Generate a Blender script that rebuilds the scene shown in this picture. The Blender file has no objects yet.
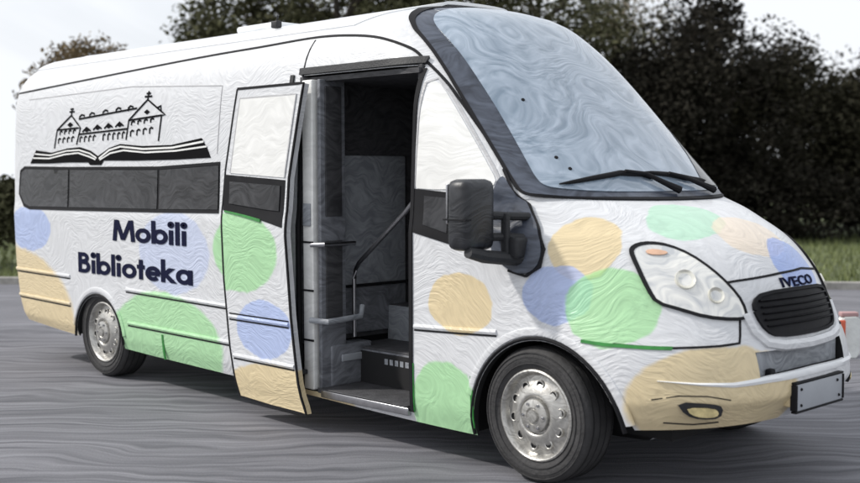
import math, bisect
def lerp_tab(t, x):
    if x <= t[0][0]: return t[0][1]
    if x >= t[-1][0]: return t[-1][1]
    for a, b in zip(t, t[1:]):
        if x <= b[0]:
            u = (x-a[0])/(b[0]-a[0]); return a[1]+(b[1]-a[1])*u
def hermite(t):
    """monotone cubic through a table"""
    xs=[p[0] for p in t]; ys=[p[1] for p in t]; n=len(t)
    d=[(ys[i+1]-ys[i])/(xs[i+1]-xs[i]) for i in range(n-1)]
    m=[d[0]]+[0 if d[i-1]*d[i]<=0 else 2*d[i-1]*d[i]/(d[i-1]+d[i]) for i in range(1,n-1)]+[d[-1]]
    def f(x):
        if x<=xs[0]: return ys[0]
        if x>=xs[-1]: return ys[-1]
        i=min(bisect.bisect_right(xs,x)-1,n-2); h=xs[i+1]-xs[i]; u=(x-xs[i])/h
        return ((2*u**3-3*u*u+1)*ys[i]+(u**3-2*u*u+u)*h*m[i]+(3*u*u-2*u**3)*ys[i+1]+(u**3-u*u)*h*m[i+1])
    return f
W_ = hermite([(.15,.97),(.3,.995),(.6,1.0),(1.25,1.0),(1.35,.988),(1.7,.972),(2.1,.95),(2.25,.925),(2.34,.89),(2.42,.835),(2.50,.74),(2.56,.62),(2.60,.47),(2.655,.27),(2.65,.05)])
XF = hermite([(.15,.93),(.34,.98),(.5,1.02),(.62,1.01),(.8,.965),(.93,.935),(1.03,.895),(1.12,.835),(1.22,.74),(1.3,.62),(1.37,.47),(1.42,.32),(1.455,.20),(1.5,.15),(2.42,-.76),(2.5,-.86),(2.56,-.98),(2.60,-1.14),(2.65,-1.4)])
DD = hermite([(.15,.70),(.7,.75),(.95,.95),(1.1,1.05),(1.3,1.08),(1.42,.85),(1.47,.66),(2.4,.62),(2.65,.3)])
NN = hermite([(.15,2.7),(.7,2.5),(.95,2.05),(1.3,2.0),(1.42,2.3),(1.47,2.6),(2.4,2.5),(2.65,2.2)])
XR = hermite([(.15,-5.85),(.4,-5.9),(.9,-6.0),(2.3,-6.05),(2.5,-6.0),(2.6,-5.9),(2.65,-5.6)])
def halfw(x, z):
    """half width of the body at x, z"""
    w=W_(z); f=XF(z); d=min(DD(z), f-XR(z)-.3); s=f-d
    if x>=f: return 0.0
    if x>s: return w*max(0,1-((x-s)/d)**2)**(1/NN(z))
    r=XR(z); rr=.16
    if x<r: return 0.0
    if x<r+rr: 
        u=1-(x-r)/rr; return w-.16*(w/1.0)*(1-math.sqrt(max(0,1-u*u)))
    return w
def frontx(y, z):
    """x of the front surface at y, z"""
    w=W_(z); f=XF(z); d=min(DD(z), f-XR(z)-.3); s=f-d
    q=min(1,abs(y)/max(w,1e-6)); return s+d*max(0,1-q**NN(z))**.5

# emblem strokes in (x, z) on the side of the bus
STROKES = [[(-5.184, 1.797), (-5.143, 1.946), (-4.908, 2.057), (-4.75, 1.954), (-5.143, 1.946)], [(-4.75, 1.954), (-4.808, 1.82)], [(-4.908, 2.057), (-4.901, 2.115)], [(-4.94, 2.086), (-4.862, 2.086)], [(-4.926, 2.107), (-4.877, 2.108)], [(-4.038, 1.842), (-4.004, 1.987), (-3.748, 2.13), (-3.498, 2.01), (-4.004, 1.987)], [(-3.548, 2.001), (-3.58, 1.823)], [(-3.612, 2.061), (-3.562, 2.077), (-3.554, 2.033)], [(-3.748, 2.13), (-3.743, 2.192)], [(-3.792, 2.153), (-3.693, 2.152)], [(-3.771, 2.175), (-3.716, 2.174)], [(-4.779, 2.023), (-3.895, 2.073)], [(-4.764, 1.902), (-4.028, 1.924)], [(-4.767, 2.017), (-4.77, 2.04), (-4.738, 2.056), (-4.694, 2.049), (-4.698, 2.038)], [(-4.604, 2.026), (-4.607, 2.05), (-4.575, 2.066), (-4.533, 2.058), (-4.537, 2.047)], [(-4.395, 2.04), (-4.398, 2.062), (-4.367, 2.078), (-4.326, 2.071), (-4.33, 2.06)], [(-4.197, 2.051), (-4.2, 2.073), (-4.17, 2.088), (-4.13, 2.081), (-4.134, 2.07)], [(-4.016, 2.056), (-4.019, 2.078), (-3.99, 2.094), (-3.951, 2.086), (-3.955, 2.076)], [(-4.715, 1.919), (-4.65, 1.953), (-4.585, 1.925)], [(-4.542, 1.931), (-4.478, 1.965), (-4.414, 1.937)], [(-4.369, 1.937), (-4.308, 1.971), (-4.245, 1.943)], [(-4.201, 1.943), (-4.141, 1.977), (-4.081, 1.949)], [(-5.092, 1.904), (-5.091, 1.925), (-5.071, 1.936), (-5.053, 1.928)], [(-5.116, 1.834), (-5.115, 1.866), (-5.095, 1.877), (-5.077, 1.869)], [(-3.965, 1.947), (-3.964, 1.969), (-3.941, 1.979), (-3.918, 1.971)], [(-3.974, 1.865), (-3.973, 1.9), (-3.95, 1.91), (-3.927, 1.903)], [(-5.016, 1.906), (-5.015, 1.927), (-4.996, 1.938), (-4.978, 1.93)], [(-5.04, 1.837), (-5.039, 1.869), (-5.019, 1.88), (-5.001, 1.872)], [(-3.873, 1.951), (-3.872, 1.973), (-3.85, 1.983), (-3.827, 1.975)], [(-3.883, 1.87), (-3.882, 1.905), (-3.859, 1.915), (-3.836, 1.907)], [(-4.941, 1.908), (-4.94, 1.929), (-4.921, 1.94), (-4.903, 1.931)], [(-4.965, 1.841), (-4.963, 1.872), (-4.944, 1.883), (-4.926, 1.875)], [(-3.783, 1.955), (-3.782, 1.977), (-3.76, 1.987), (-3.738, 1.979)], [(-3.793, 1.874), (-3.791, 1.91), (-3.769, 1.92), (-3.747, 1.912)], [(-4.867, 1.91), (-4.866, 1.93), (-4.847, 1.942), (-4.829, 1.933)], [(-4.89, 1.844), (-4.889, 1.875), (-4.87, 1.887), (-4.852, 1.878)], [(-3.694, 1.959), (-3.694, 1.981), (-3.671, 1.991), (-3.65, 1.983)], [(-3.704, 1.879), (-3.703, 1.914), (-3.68, 1.924), (-3.659, 1.916)], [(-4.753, 1.837), (-4.751, 1.871), (-4.733, 1.882), (-4.715, 1.874)], [(-4.386, 1.843), (-4.384, 1.883), (-4.367, 1.894), (-4.35, 1.886)], [(-4.681, 1.839), (-4.679, 1.873), (-4.661, 1.884), (-4.644, 1.876)], [(-4.31, 1.845), (-4.309, 1.885), (-4.292, 1.896), (-4.275, 1.888)], [(-4.61, 1.841), (-4.608, 1.875), (-4.59, 1.886), (-4.573, 1.878)], [(-4.236, 1.847), (-4.234, 1.887), (-4.217, 1.898), (-4.201, 1.89)], [(-4.539, 1.844), (-4.538, 1.877), (-4.52, 1.888), (-4.503, 1.88)], [(-4.162, 1.849), (-4.161, 1.889), (-4.144, 1.899), (-4.128, 1.892)], [(-4.093, 1.853), (-4.092, 1.892), (-4.075, 1.903), (-4.059, 1.895)]]
FILLS = [[(-4.969, 1.982), (-4.923, 2.003), (-4.874, 1.981), (-4.924, 1.961)], [(-3.789, 2.04), (-3.751, 2.058), (-3.711, 2.039), (-3.752, 2.021)], [(-4.683, 1.927), (-4.647, 1.945), (-4.604, 1.929), (-4.648, 1.915)], [(-4.51, 1.94), (-4.475, 1.957), (-4.433, 1.941), (-4.476, 1.927)], [(-4.338, 1.946), (-4.304, 1.963), (-4.264, 1.947), (-4.305, 1.934)], [(-4.171, 1.952), (-4.138, 1.969), (-4.099, 1.953), (-4.139, 1.94)]]
BOOK_FILL = [[(-5.61, 1.676), (-5.51, 1.786), (-5.229, 1.762), (-4.952, 1.793), (-4.748, 1.799), (-4.571, 1.767), (-4.457, 1.724), (-4.285, 1.785), (-4.118, 1.812), (-3.8, 1.791), (-3.401, 1.791), (-3.02, 1.831), (-2.944, 1.754), (-2.904, 1.695), (-3.34, 1.686), (-3.873, 1.684), (-4.363, 1.689), (-4.406, 1.655), (-4.576, 1.656), (-4.606, 1.676), (-4.937, 1.679), (-5.276, 1.673)]]
BOOK_STROKES = [([(-5.525, 1.755), (-5.251, 1.74), (-4.966, 1.772), (-4.757, 1.776), (-4.58, 1.746), (-4.473, 1.709)], 0.012), ([(-5.558, 1.721), (-5.266, 1.714), (-4.996, 1.744), (-4.77, 1.753), (-4.593, 1.722), (-4.489, 1.698)], 0.012), ([(-4.435, 1.705), (-4.278, 1.768), (-4.111, 1.792), (-3.784, 1.768), (-3.385, 1.771), (-2.991, 1.806)], 0.014), ([(-4.42, 1.695), (-4.26, 1.744), (-4.066, 1.763), (-3.751, 1.742), (-3.338, 1.748), (-2.953, 1.772)], 0.012)]

import bpy, bmesh, random
from mathutils import Vector, Matrix
from mathutils.geometry import delaunay_2d_cdt
from math import pi, sin, cos, radians, sqrt, atan2
PI = pi
random.seed(11)
scn = bpy.context.scene
COL = scn.collection

# ------------------------------------------------------------------ materials
def new_mat(name):
    m = bpy.data.materials.new(name); m.use_nodes = True
    nt = m.node_tree
    b = nt.nodes['Principled BSDF']
    return m, nt, b
def N(nt, typ, **kw):
    n = nt.nodes.new(typ)
    for k, v in kw.items():
        if k in n.inputs: n.inputs[k].default_value = v
        else: setattr(n, k, v)
    return n
def L(nt, a, b): nt.links.new(a, b)
def rgba(c): return (c[0], c[1], c[2], 1)
def simple(name, col, rough=.5, metal=0, var=.15, vscale=6, bump=0, bscale=60, coat=0, spec=.5):
    m, nt, b = new_mat(name)
    tc = N(nt, 'ShaderNodeTexCoord')
    nz = N(nt, 'ShaderNodeTexNoise', Scale=vscale, Detail=5, Roughness=.6)
    L(nt, tc.outputs['Object'], nz.inputs['Vector'])
    mr = N(nt, 'ShaderNodeMapRange'); mr.inputs['From Min'].default_value = .3; mr.inputs['From Max'].default_value = .7
    mr.inputs['To Min'].default_value = 1-var; mr.inputs['To Max'].default_value = 1+var
    L(nt, nz.outputs['Fac'], mr.inputs['Value'])
    mx = N(nt, 'ShaderNodeVectorMath', operation='SCALE'); mx.inputs[0].default_value = col
    L(nt, mr.outputs['Result'], mx.inputs['Scale']); L(nt, mx.outputs['Vector'], b.inputs['Base Color'])
    b.inputs['Roughness'].default_value = rough; b.inputs['Metallic'].default_value = metal
    b.inputs['Coat Weight'].default_value = coat; b.inputs['Specular IOR Level'].default_value = spec
    if bump:
        n2 = N(nt, 'ShaderNodeTexNoise', Scale=bscale, Detail=4)
        L(nt, tc.outputs['Object'], n2.inputs['Vector'])
        bp = N(nt, 'ShaderNodeBump', Strength=bump, Distance=.01)
        L(nt, n2.outputs['Fac'], bp.inputs['Height']); L(nt, bp.outputs['Normal'], b.inputs['Normal'])
    return m
def strokes(nt, scale=5., dist=3., strech=(1, 1, 1), nscale=1.3, warp=.5):
    """brush-like wavy streak pattern; returns its factor socket"""
    tc = N(nt, 'ShaderNodeTexCoord')
    mp = N(nt, 'ShaderNodeMapping'); mp.inputs['Scale'].default_value = strech
    L(nt, tc.outputs['Object'], mp.inputs['Vector'])
    nz = N(nt, 'ShaderNodeTexNoise', Scale=nscale, Detail=2)
    L(nt, mp.outputs['Vector'], nz.inputs['Vector'])
    sb = N(nt, 'ShaderNodeVectorMath', operation='SUBTRACT'); sb.inputs[1].default_value = (.5, .5, .5)
    L(nt, nz.outputs['Color'], sb.inputs[0])
    sc = N(nt, 'ShaderNodeVectorMath', operation='SCALE'); sc.inputs['Scale'].default_value = warp
    L(nt, sb.outputs['Vector'], sc.inputs[0])
    ad = N(nt, 'ShaderNodeVectorMath', operation='ADD')
    L(nt, mp.outputs['Vector'], ad.inputs[0]); L(nt, sc.outputs['Vector'], ad.inputs[1])
    m2 = N(nt, 'ShaderNodeMapping'); m2.inputs['Scale'].default_value = (1.6, 1.6, 7.0)
    L(nt, ad.outputs['Vector'], m2.inputs['Vector'])
    wv = N(nt, 'ShaderNodeTexNoise', Scale=scale, Detail=2.5, Roughness=.55)
    L(nt, m2.outputs['Vector'], wv.inputs['Vector'])
    wv2 = N(nt, 'ShaderNodeMapRange'); wv2.inputs['From Min'].default_value = .32; wv2.inputs['From Max'].default_value = .68
    L(nt, wv.outputs['Fac'], wv2.inputs['Value'])
    class O: outputs = {'Fac': wv2.outputs['Result']}
    wv = O
    return wv, tc, ad
# painted coloured spots on the white body: centre, radii, colour
GREEN = (.30, .68, .26); BEIGE = (.74, .56, .24); BLUE = (.34, .45, .78); TEAL = (.40, .72, .50)
SPOTS = [((-5.60, -1, 1.13), (.38, .6, .19), BLUE), ((-5.95, -1, .34), (1.12, .6, .62), BEIGE),
         ((-3.50, -1, .36), (.74, .6, .37), GREEN), ((-3.36, -1, 1.02), (.46, .5, .29), (.50, .57, .78)),
         ((-2.42, -1.05, 1.08), (.44, .6, .265), GREEN), 
         ((-2.13, -1.1, .60), (.29, .5, .185), BLUE), ((-2.0, -1.1, .08), (.66, .5, .31), BEIGE),
         ((-.515, -1, .885), (.24, .3, .165), BEIGE), ((-.64, -1, .29), (.26, .3, .27), GREEN),
         ((.215, -.86, 1.215), (.17, .25, .17), BEIGE), ((.127, -.98, .975), (.20, .25, .145), BLUE),
         ((.41, -.90, .93), (.235, .25, .195), GREEN), ((.46, -.33, 1.34), (.17, .26, .2), TEAL),
         ((.68, -.05, 1.26), (.25, .25, .12), (.82, .68, .52)), ((.83, .11, 1.10), (.2, .21, .17), (.22, .36, .80)), ((.92, -.66, .49), (.48, .52, .27), BEIGE)]
def paint(name, base, spots, rough=.4):
    m, nt, b = new_mat(name)
    wv, tc, ad = strokes(nt, 7.0, 5.0, (1, 1, 1), 1.4, 1.0)
    nz = N(nt, 'ShaderNodeTexNoise', Scale=9, Detail=3); L(nt, tc.outputs['Object'], nz.inputs['Vector'])
    sb = N(nt, 'ShaderNodeVectorMath', operation='SUBTRACT'); sb.inputs[1].default_value = (.5, .5, .5)
    L(nt, nz.outputs['Color'], sb.inputs[0])
    sc = N(nt, 'ShaderNodeVectorMath', operation='SCALE'); sc.inputs['Scale'].default_value = .05
    L(nt, sb.outputs['Vector'], sc.inputs[0])
    pos = N(nt, 'ShaderNodeVectorMath', operation='ADD'); L(nt, tc.outputs['Object'], pos.inputs[0]); L(nt, sc.outputs['Vector'], pos.inputs[1])
    # slight stroke tone in the white coat
    rp = N(nt, 'ShaderNodeMapRange'); rp.inputs['To Min'].default_value = .90; rp.inputs['To Max'].default_value = 1.04
    L(nt, wv.outputs['Fac'], rp.inputs['Value'])
    cur = None
    rgb = N(nt, 'ShaderNodeRGB'); rgb.outputs[0].default_value = rgba(base); cur = rgb.outputs[0]
    for c, r, col in spots:
        a = N(nt, 'ShaderNodeVectorMath', operation='SUBTRACT'); a.inputs[1].default_value = c; L(nt, pos.outputs['Vector'], a.inputs[0])
        d = N(nt, 'ShaderNodeVectorMath', operation='DIVIDE'); d.inputs[1].default_value = r; L(nt, a.outputs['Vector'], d.inputs[0])
        l = N(nt, 'ShaderNodeVectorMath', operation='LENGTH'); L(nt, d.outputs['Vector'], l.inputs[0])
        k = N(nt, 'ShaderNodeMapRange'); k.inputs['From Min'].default_value = .97; k.inputs['From Max'].default_value = 1.03
        k.inputs['To Min'].default_value = .72; k.inputs['To Max'].default_value = 0
        L(nt, l.outputs['Value'], k.inputs['Value'])
        mx = N(nt, 'ShaderNodeMix', data_type='RGBA'); mx.inputs['B'].default_value = rgba(col)
        L(nt, k.outputs['Result'], mx.inputs['Factor']); L(nt, cur, mx.inputs['A']); cur = mx.outputs['Result']
    fin = N(nt, 'ShaderNodeVectorMath', operation='SCALE'); L(nt, cur, fin.inputs[0]); L(nt, rp.outputs['Result'], fin.inputs['Scale'])
    L(nt, fin.outputs['Vector'], b.inputs['Base Color'])
    b.inputs['Roughness'].default_value = rough; b.inputs['Coat Weight'].default_value = .25; b.inputs['Coat Roughness'].default_value = .15
    bp = N(nt, 'ShaderNodeBump', Strength=.6, Distance=.004)
    L(nt, wv.outputs['Fac'], bp.inputs['Height']); L(nt, bp.outputs['Normal'], b.inputs['Normal'])
    return m
def streaky(name, c1, c2, rough, scale=5., dist=5., warp=.6, nscale=1.5, bump=.3, coat=0, metal=0, stretch=(1, 1, 1)):
    m, nt, b = new_mat(name)
    wv, tc, ad = strokes(nt, scale, dist, stretch, nscale, warp)
    mx = N(nt, 'ShaderNodeMix', data_type='RGBA'); mx.inputs['A'].default_value = rgba(c1); mx.inputs['B'].default_value = rgba(c2)
    L(nt, wv.outputs['Fac'], mx.inputs['Factor']); L(nt, mx.outputs['Result'], b.inputs['Base Color'])
    b.inputs['Roughness'].default_value = rough; b.inputs['Coat Weight'].default_value = coat; b.inputs['Metallic'].default_value = metal
    bp = N(nt, 'ShaderNodeBump', Strength=bump, Distance=.004)
    L(nt, wv.outputs['Fac'], bp.inputs['Height']); L(nt, bp.outputs['Normal'], b.inputs['Normal'])
    return m
WHITE = (.68, .69, .71)
M = {}
M['paint'] = paint('painted_bodywork', WHITE, SPOTS)
M['film'] = streaky('white_window_film', (.74, .74, .72), (.86, .86, .84), .35, 4, 6, .6, 2, .3, .3)
M['roof'] = streaky('white_roof_paint', (.78, .80, .82), (.86, .87, .88), .4, 4, 4, .5, 1.5, .25, .2)
M['grey_paint'] = streaky('grey_trim_paint', (.42, .42, .43), (.52, .52, .53), .45, 5, 5, .6, 2, .3)
M['ws'] = streaky('windscreen_painted_sky', (.18, .24, .31), (.38, .45, .54), .14, 3.6, 7, 1.5, 1.2, .5, .5)  # blue sky reflection painted into the base colour of the opaque screen
M['dark_plastic'] = simple('dark_plastic', (.016, .017, .020), .6, 0, .3, 12, .3, 90)
M['mirror_plastic'] = streaky('mirror_plastic', (.010, .011, .014), (.035, .037, .043), .4, 6, 5, .5, 3, .4)
M['frame'] = streaky('windscreen_surround_plastic', (.030, .036, .052), (.085, .10, .135), .35, 5, 4, .5, 2, .3)
M['glass'] = streaky('tinted_side_glass', (.012, .012, .014), (.05, .05, .054), .16, 4, 5, .9, 2, .15, .0)
M['glass'].node_tree.nodes['Principled BSDF'].inputs['Specular IOR Level'].default_value = .35
M['rubber'] = simple('black_rubber_seal', (.012, .012, .014), .7, 0, .2, spec=.2)
M['tyre'] = simple('tyre_rubber', (.040, .039, .040), .75, 0, .35, 9, .5, 50)
M['metal'] = streaky('hub_steel', (.34, .33, .31), (.62, .61, .58), .36, 8, 6, .5, 6, .12, 0, .7)
M['hole'] = simple('dark_opening', (.01, .01, .011), .9, 0, .1)
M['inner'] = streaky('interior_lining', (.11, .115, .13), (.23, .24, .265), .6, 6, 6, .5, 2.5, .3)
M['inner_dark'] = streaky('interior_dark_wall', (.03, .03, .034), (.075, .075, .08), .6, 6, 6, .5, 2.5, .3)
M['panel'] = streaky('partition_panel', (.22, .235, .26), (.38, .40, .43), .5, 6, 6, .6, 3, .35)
M['chrome'] = simple('brushed_steel', (.40, .40, .42), .28, 1, .15, 20)
M['step'] = simple('step_rubber', (.06, .06, .065), .7, 0, .3, 14, .5, 80)
M['light_glass'] = streaky('headlamp_glass', (.52, .54, .56), (.90, .89, .84), .08, 3, 5, .9, 3, .25, .9)
M['lamp_inner'] = simple('lamp_reflector', (.80, .78, .70), .2, .6, .1)
M['amber'] = simple('amber_lens', (.80, .50, .34), .2, 0, .2, coat=.5)
M['ink'] = simple('dark_blue_lettering', (.008, .010, .035), .8, 0, .1, spec=.1)
M['black_ink'] = simple('black_print', (.006, .006, .007), .9, 0, .1, spec=.08)
M['plate'] = simple('number_plate_sheet', (.36, .38, .41), .4, 0, .06)
M['grille'] = simple('grille_plastic', (.010, .010, .012), .55, 0, .3, 20, spec=.15)
M['red'] = simple('red_reflector', (.62, .09, .03), .3, 0, .35, 20, coat=.3)
M['post'] = simple('white_marker_paint', (.72, .74, .72), .6, 0, .12, 12, .3)
M['green_trim'] = simple('green_sticker_edge', (.03, .22, .04), .5, 0, .3, 14)
M['fogamber'] = simple('fog_lamp_glass', (.72, .60, .30), .15, .2, .3, 30, coat=.6)

# ------------------------------------------------------------------ mesh helpers
def link(name, me, mat=None, parent=None, smooth=True, angle=35):
    o = bpy.data.objects.new(name, me); COL.objects.link(o)
    if mat is not None: me.materials.append(mat)
    if smooth:
        for p_ in me.polygons: p_.use_smooth = True
        me.set_sharp_from_angle(angle=radians(angle))
    if parent is not None: o.parent = parent
    return o
def mk(name, verts, faces, mat=None, parent=None, smooth=True, angle=35):
    me = bpy.data.meshes.new(name); me.from_pydata([tuple(v) for v in verts], [], faces); me.validate(); me.update()
    return link(name, me, mat, parent, smooth, angle)
def bm_obj(name, bm, mat=None, parent=None, smooth=True, angle=35):
    bmesh.ops.recalc_face_normals(bm, faces=bm.faces)
    me = bpy.data.meshes.new(name); bm.to_mesh(me); bm.free()
    return link(name, me, mat, parent, smooth, angle)
def box(bm, c, s, bev=0, rot=None):
    r = bmesh.ops.create_cube(bm, size=1); vs = r['verts']
    bmesh.ops.scale(bm, vec=s, verts=vs)
    if bev:
        es = list({e for v in vs for e in v.link_edges})
        rr = bmesh.ops.bevel(bm, geom=es, offset=bev, segments=3, profile=.5, affect='EDGES')
        vs = list({v for f in rr['faces'] for v in f.verts} | {v for v in vs if v.is_valid})
        vs = [v for v in vs if v.is_valid]
        ks = set(vs)
        stack = list(vs)
        while stack:
            v = stack.pop()
            for e in v.link_edges:
                w = e.other_vert(v)
                if w not in ks: ks.add(w); stack.append(w)
        vs = list(ks)
    if rot is not None: bmesh.ops.rotate(bm, cent=(0, 0, 0), matrix=rot, verts=vs)
    bmesh.ops.translate(bm, vec=c, verts=vs)
def tube(bm, pts, r, seg=10, rr=None):
    pts = [Vector(p_) for p_ in pts]; rings = []
    up = Vector((0, 0, 1))
    for i, p_ in enumerate(pts):
        t = (pts[min(i+1, len(pts)-1)]-pts[max(i-1, 0)]).normalized()
        a = t.cross(up)
        if a.length < .05: a = t.cross(Vector((0, 1, 0)))
        a.normalize(); b = t.cross(a); rad = rr[i] if rr else r
        rings.append([bm.verts.new(p_+a*cos(2*PI*k/seg)*rad+b*sin(2*PI*k/seg)*rad) for k in range(seg)])
    for A, B in zip(rings, rings[1:]):
        for k in range(seg): bm.faces.new((A[k], A[(k+1) % seg], B[(k+1) % seg], B[k]))
    bm.faces.new(rings[0][::-1]); bm.faces.new(rings[-1])
def lathe(bm, prof, c, seg=64):
    """profile (radius, y) turned about the Y axis through c"""
    rings = []
    for r, y in prof:
        if r < 1e-5: rings.append([bm.verts.new((c[0], c[1]+y, c[2]))])
        else: rings.append([bm.verts.new((c[0]+r*cos(2*PI*k/seg), c[1]+y, c[2]+r*sin(2*PI*k/seg))) for k in range(seg)])
    for A, B in zip(rings, rings[1:]):
        for k in range(seg):
            k2 = (k+1) % seg
            if len(A) == 1 and len(B) > 1: bm.faces.new((A[0], B[k], B[k2]))
            elif len(B) == 1 and len(A) > 1: bm.faces.new((A[k], A[k2], B[0]))
            elif len(A) > 1: bm.faces.new((A[k], A[k2], B[k2], B[k]))

# surface maps: 2-D coordinate -> point and outward normal
def side_pt(u, v): return Vector((u, -halfw(u, v), v))
def front_pt(u, v): return Vector((frontx(u, v), u, v))
def normal_of(f, u, v, out):
    e = .004
    n = (f(u+e, v)-f(u-e, v)).cross(f(u, v+e)-f(u, v-e))
    if n.length < 1e-12: return Vector(out)
    n.normalize()
    return n if n.dot(Vector(out)) > 0 else -n
def SIDE(off):
    def g(u, v, h): 
        p_ = side_pt(u, v); n = normal_of(side_pt, u, v, (.3, -1, .3)); return p_+n*(off+h)
    return g
def FRONT(off):
    def g(u, v, h):
        p_ = front_pt(u, v); n = normal_of(front_pt, u, v, (1, .0, .6)); return p_+n*(off+h)
    return g
def dens(poly, d):
    out = []
    for i, a in enumerate(poly):
        b = poly[(i+1) % len(poly)]; n = max(1, int(math.hypot(b[0]-a[0], b[1]-a[1])/d))
        for k in range(n): out.append((a[0]+(b[0]-a[0])*k/n, a[1]+(b[1]-a[1])*k/n))
    return out
def smoothpoly(poly, it=1):
    for _ in range(it):
        out = []
        for i, a in enumerate(poly):
            b = poly[(i+1) % len(poly)]
            out += [(a[0]*.75+b[0]*.25, a[1]*.75+b[1]*.25), (a[0]*.25+b[0]*.75, a[1]*.25+b[1]*.75)]
        poly = out
    return poly
def inside(p_, poly):
    c = False; x, y = p_
    for i in range(len(poly)):
        a = poly[i]; b = poly[i-1]
        if (a[1] > y) != (b[1] > y) and x < (b[0]-a[0])*(y-a[1])/(b[1]-a[1])+a[0]: c = not c
    return c
def patch_geo(poly, g, thick=.006, grid=.05, hole=None):
    loops = [dens(poly, grid)]
    if hole: loops.append(dens(hole, grid))
    vs = []; es = []
    for lp in loops:
        s = len(vs); vs += lp; es += [(s+i, s+(i+1) % len(lp)) for i in range(len(lp))]
    x0 = min(p_[0] for p_ in poly); x1 = max(p_[0] for p_ in poly); y0 = min(p_[1] for p_ in poly); y1 = max(p_[1] for p_ in poly)
    nx = int((x1-x0)/grid); ny = int((y1-y0)/grid)
    bd = list(vs)
    for i in range(1, nx+1):
        for j in range(1, ny+1):
            q = (x0+i*(x1-x0)/(nx+1), y0+j*(y1-y0)/(ny+1))
            if inside(q, poly) and not (hole and inside(q, hole)) and min(abs(q[0]-b[0])+abs(q[1]-b[1]) for b in bd) > grid*.35: vs.append(q)
    r = delaunay_2d_cdt([Vector(v) for v in vs], es, [], 0, 1e-6)
    V, F = r[0], r[2]
    F = [f for f in F if inside((sum(V[i].x for i in f)/len(f), sum(V[i].y for i in f)/len(f)), poly)
         and not (hole and inside((sum(V[i].x for i in f)/len(f), sum(V[i].y for i in f)/len(f)), hole))]
    n = len(V)
    verts = [g(v.x, v.y, 0) for v in V]+[g(v.x, v.y, -thick) for v in V]
    faces = [tuple(f) for f in F]+[tuple(i+n for i in reversed(f)) for f in F]
    cnt = {}
    for f in F:
        for a, b in zip(f, f[1:]+f[:1]): cnt[(a, b)] = 1
    for (a, b) in list(cnt):
        if (b, a) not in cnt: faces.append((b, a, a+n, b+n))
    return verts, faces
def fixn(verts, faces):
    bm = bmesh.new(); bv = [bm.verts.new(v) for v in verts]
    for f in faces:
        try: bm.faces.new([bv[i] for i in f])
        except ValueError: pass
    lone = [v for v in bm.verts if not v.link_faces]
    for v in lone: bm.verts.remove(v)
    return bm
def patch(name, poly, g, mat, parent, thick=.006, grid=.05, hole=None, angle=40):
    return bm_obj(name, fixn(*patch_geo(poly, g, thick, grid, hole)), mat, parent, True, angle)
def ribbon_geo(line, w, step=.05):
    """closed outline of a strip along a 2-D polyline"""
    pts = []
    for a, b in zip(line, line[1:]):
        n = max(1, int(math.hypot(b[0]-a[0], b[1]-a[1])/step))
        for k in range(n): pts.append((a[0]+(b[0]-a[0])*k/n, a[1]+(b[1]-a[1])*k/n))
    pts.append(line[-1]); L_ = []; R_ = []
    for i, q in enumerate(pts):
        a = pts[max(0, i-1)]; b = pts[min(len(pts)-1, i+1)]
        dx, dy = b[0]-a[0], b[1]-a[1]; l = math.hypot(dx, dy) or 1
        ww = w if not callable(w) else w(i/(len(pts)-1))
        L_.append((q[0]-dy/l*ww/2, q[1]+dx/l*ww/2)); R_.append((q[0]+dy/l*ww/2, q[1]-dx/l*ww/2))
    return L_, R_
def ribbons(name, lines, w, g, mat, parent, thick=.006, step=.05, round_=False):
    if len(lines) > 1 and name not in ('castle_drawing', 'page_line'):
        return [ribbons(name, [l_], w, g, mat, parent, thick, step, round_) for l_ in lines][0]
    bm = bmesh.new()
    for ln in lines:
        ww = w
        if isinstance(ln, tuple) and len(ln) == 2 and isinstance(ln[0], list): ln, ww = ln
        A, B = ribbon_geo(ln, ww, step)
        rows = []
        for a, b in zip(A, B):
            m = ((a[0]+b[0])/2, (a[1]+b[1])/2)
            if round_:
                rows.append([bm.verts.new(g(*a, -thick)), bm.verts.new(g(a[0]*.8+m[0]*.2, a[1]*.8+m[1]*.2, -thick*.3)), bm.verts.new(g(*m, 0)), bm.verts.new(g(b[0]*.8+m[0]*.2, b[1]*.8+m[1]*.2, -thick*.3)), bm.verts.new(g(*b, -thick))])
            else:
                rows.append([bm.verts.new(g(*a, -thick)), bm.verts.new(g(*a, 0)), bm.verts.new(g(*b, 0)), bm.verts.new(g(*b, -thick))])
        for r0, r1 in zip(rows, rows[1:]):
            for k in range(len(r0)-1): bm.faces.new((r0[k], r0[k+1], r1[k+1], r1[k]))
            bm.faces.new((r0[-1], r0[0], r1[0], r1[-1]))
        bm.faces.new(rows[0][::-1]); bm.faces.new(rows[-1])
    return bm_obj(name, bm, mat, parent, True, 40)

def tag(o, label=None, cat=None, group=None, kind=None):
    if label: o['label'] = label
    if cat: o['category'] = cat
    if group: o['group'] = group
    if kind: o['kind'] = kind
    return o

# ------------------------------------------------------------------ the library bus
bus = bpy.data.objects.new('library_bus', None); COL.objects.link(bus)
tag(bus, 'white mobile library minibus with pastel spots and its side door slid open', 'bus')

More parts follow.
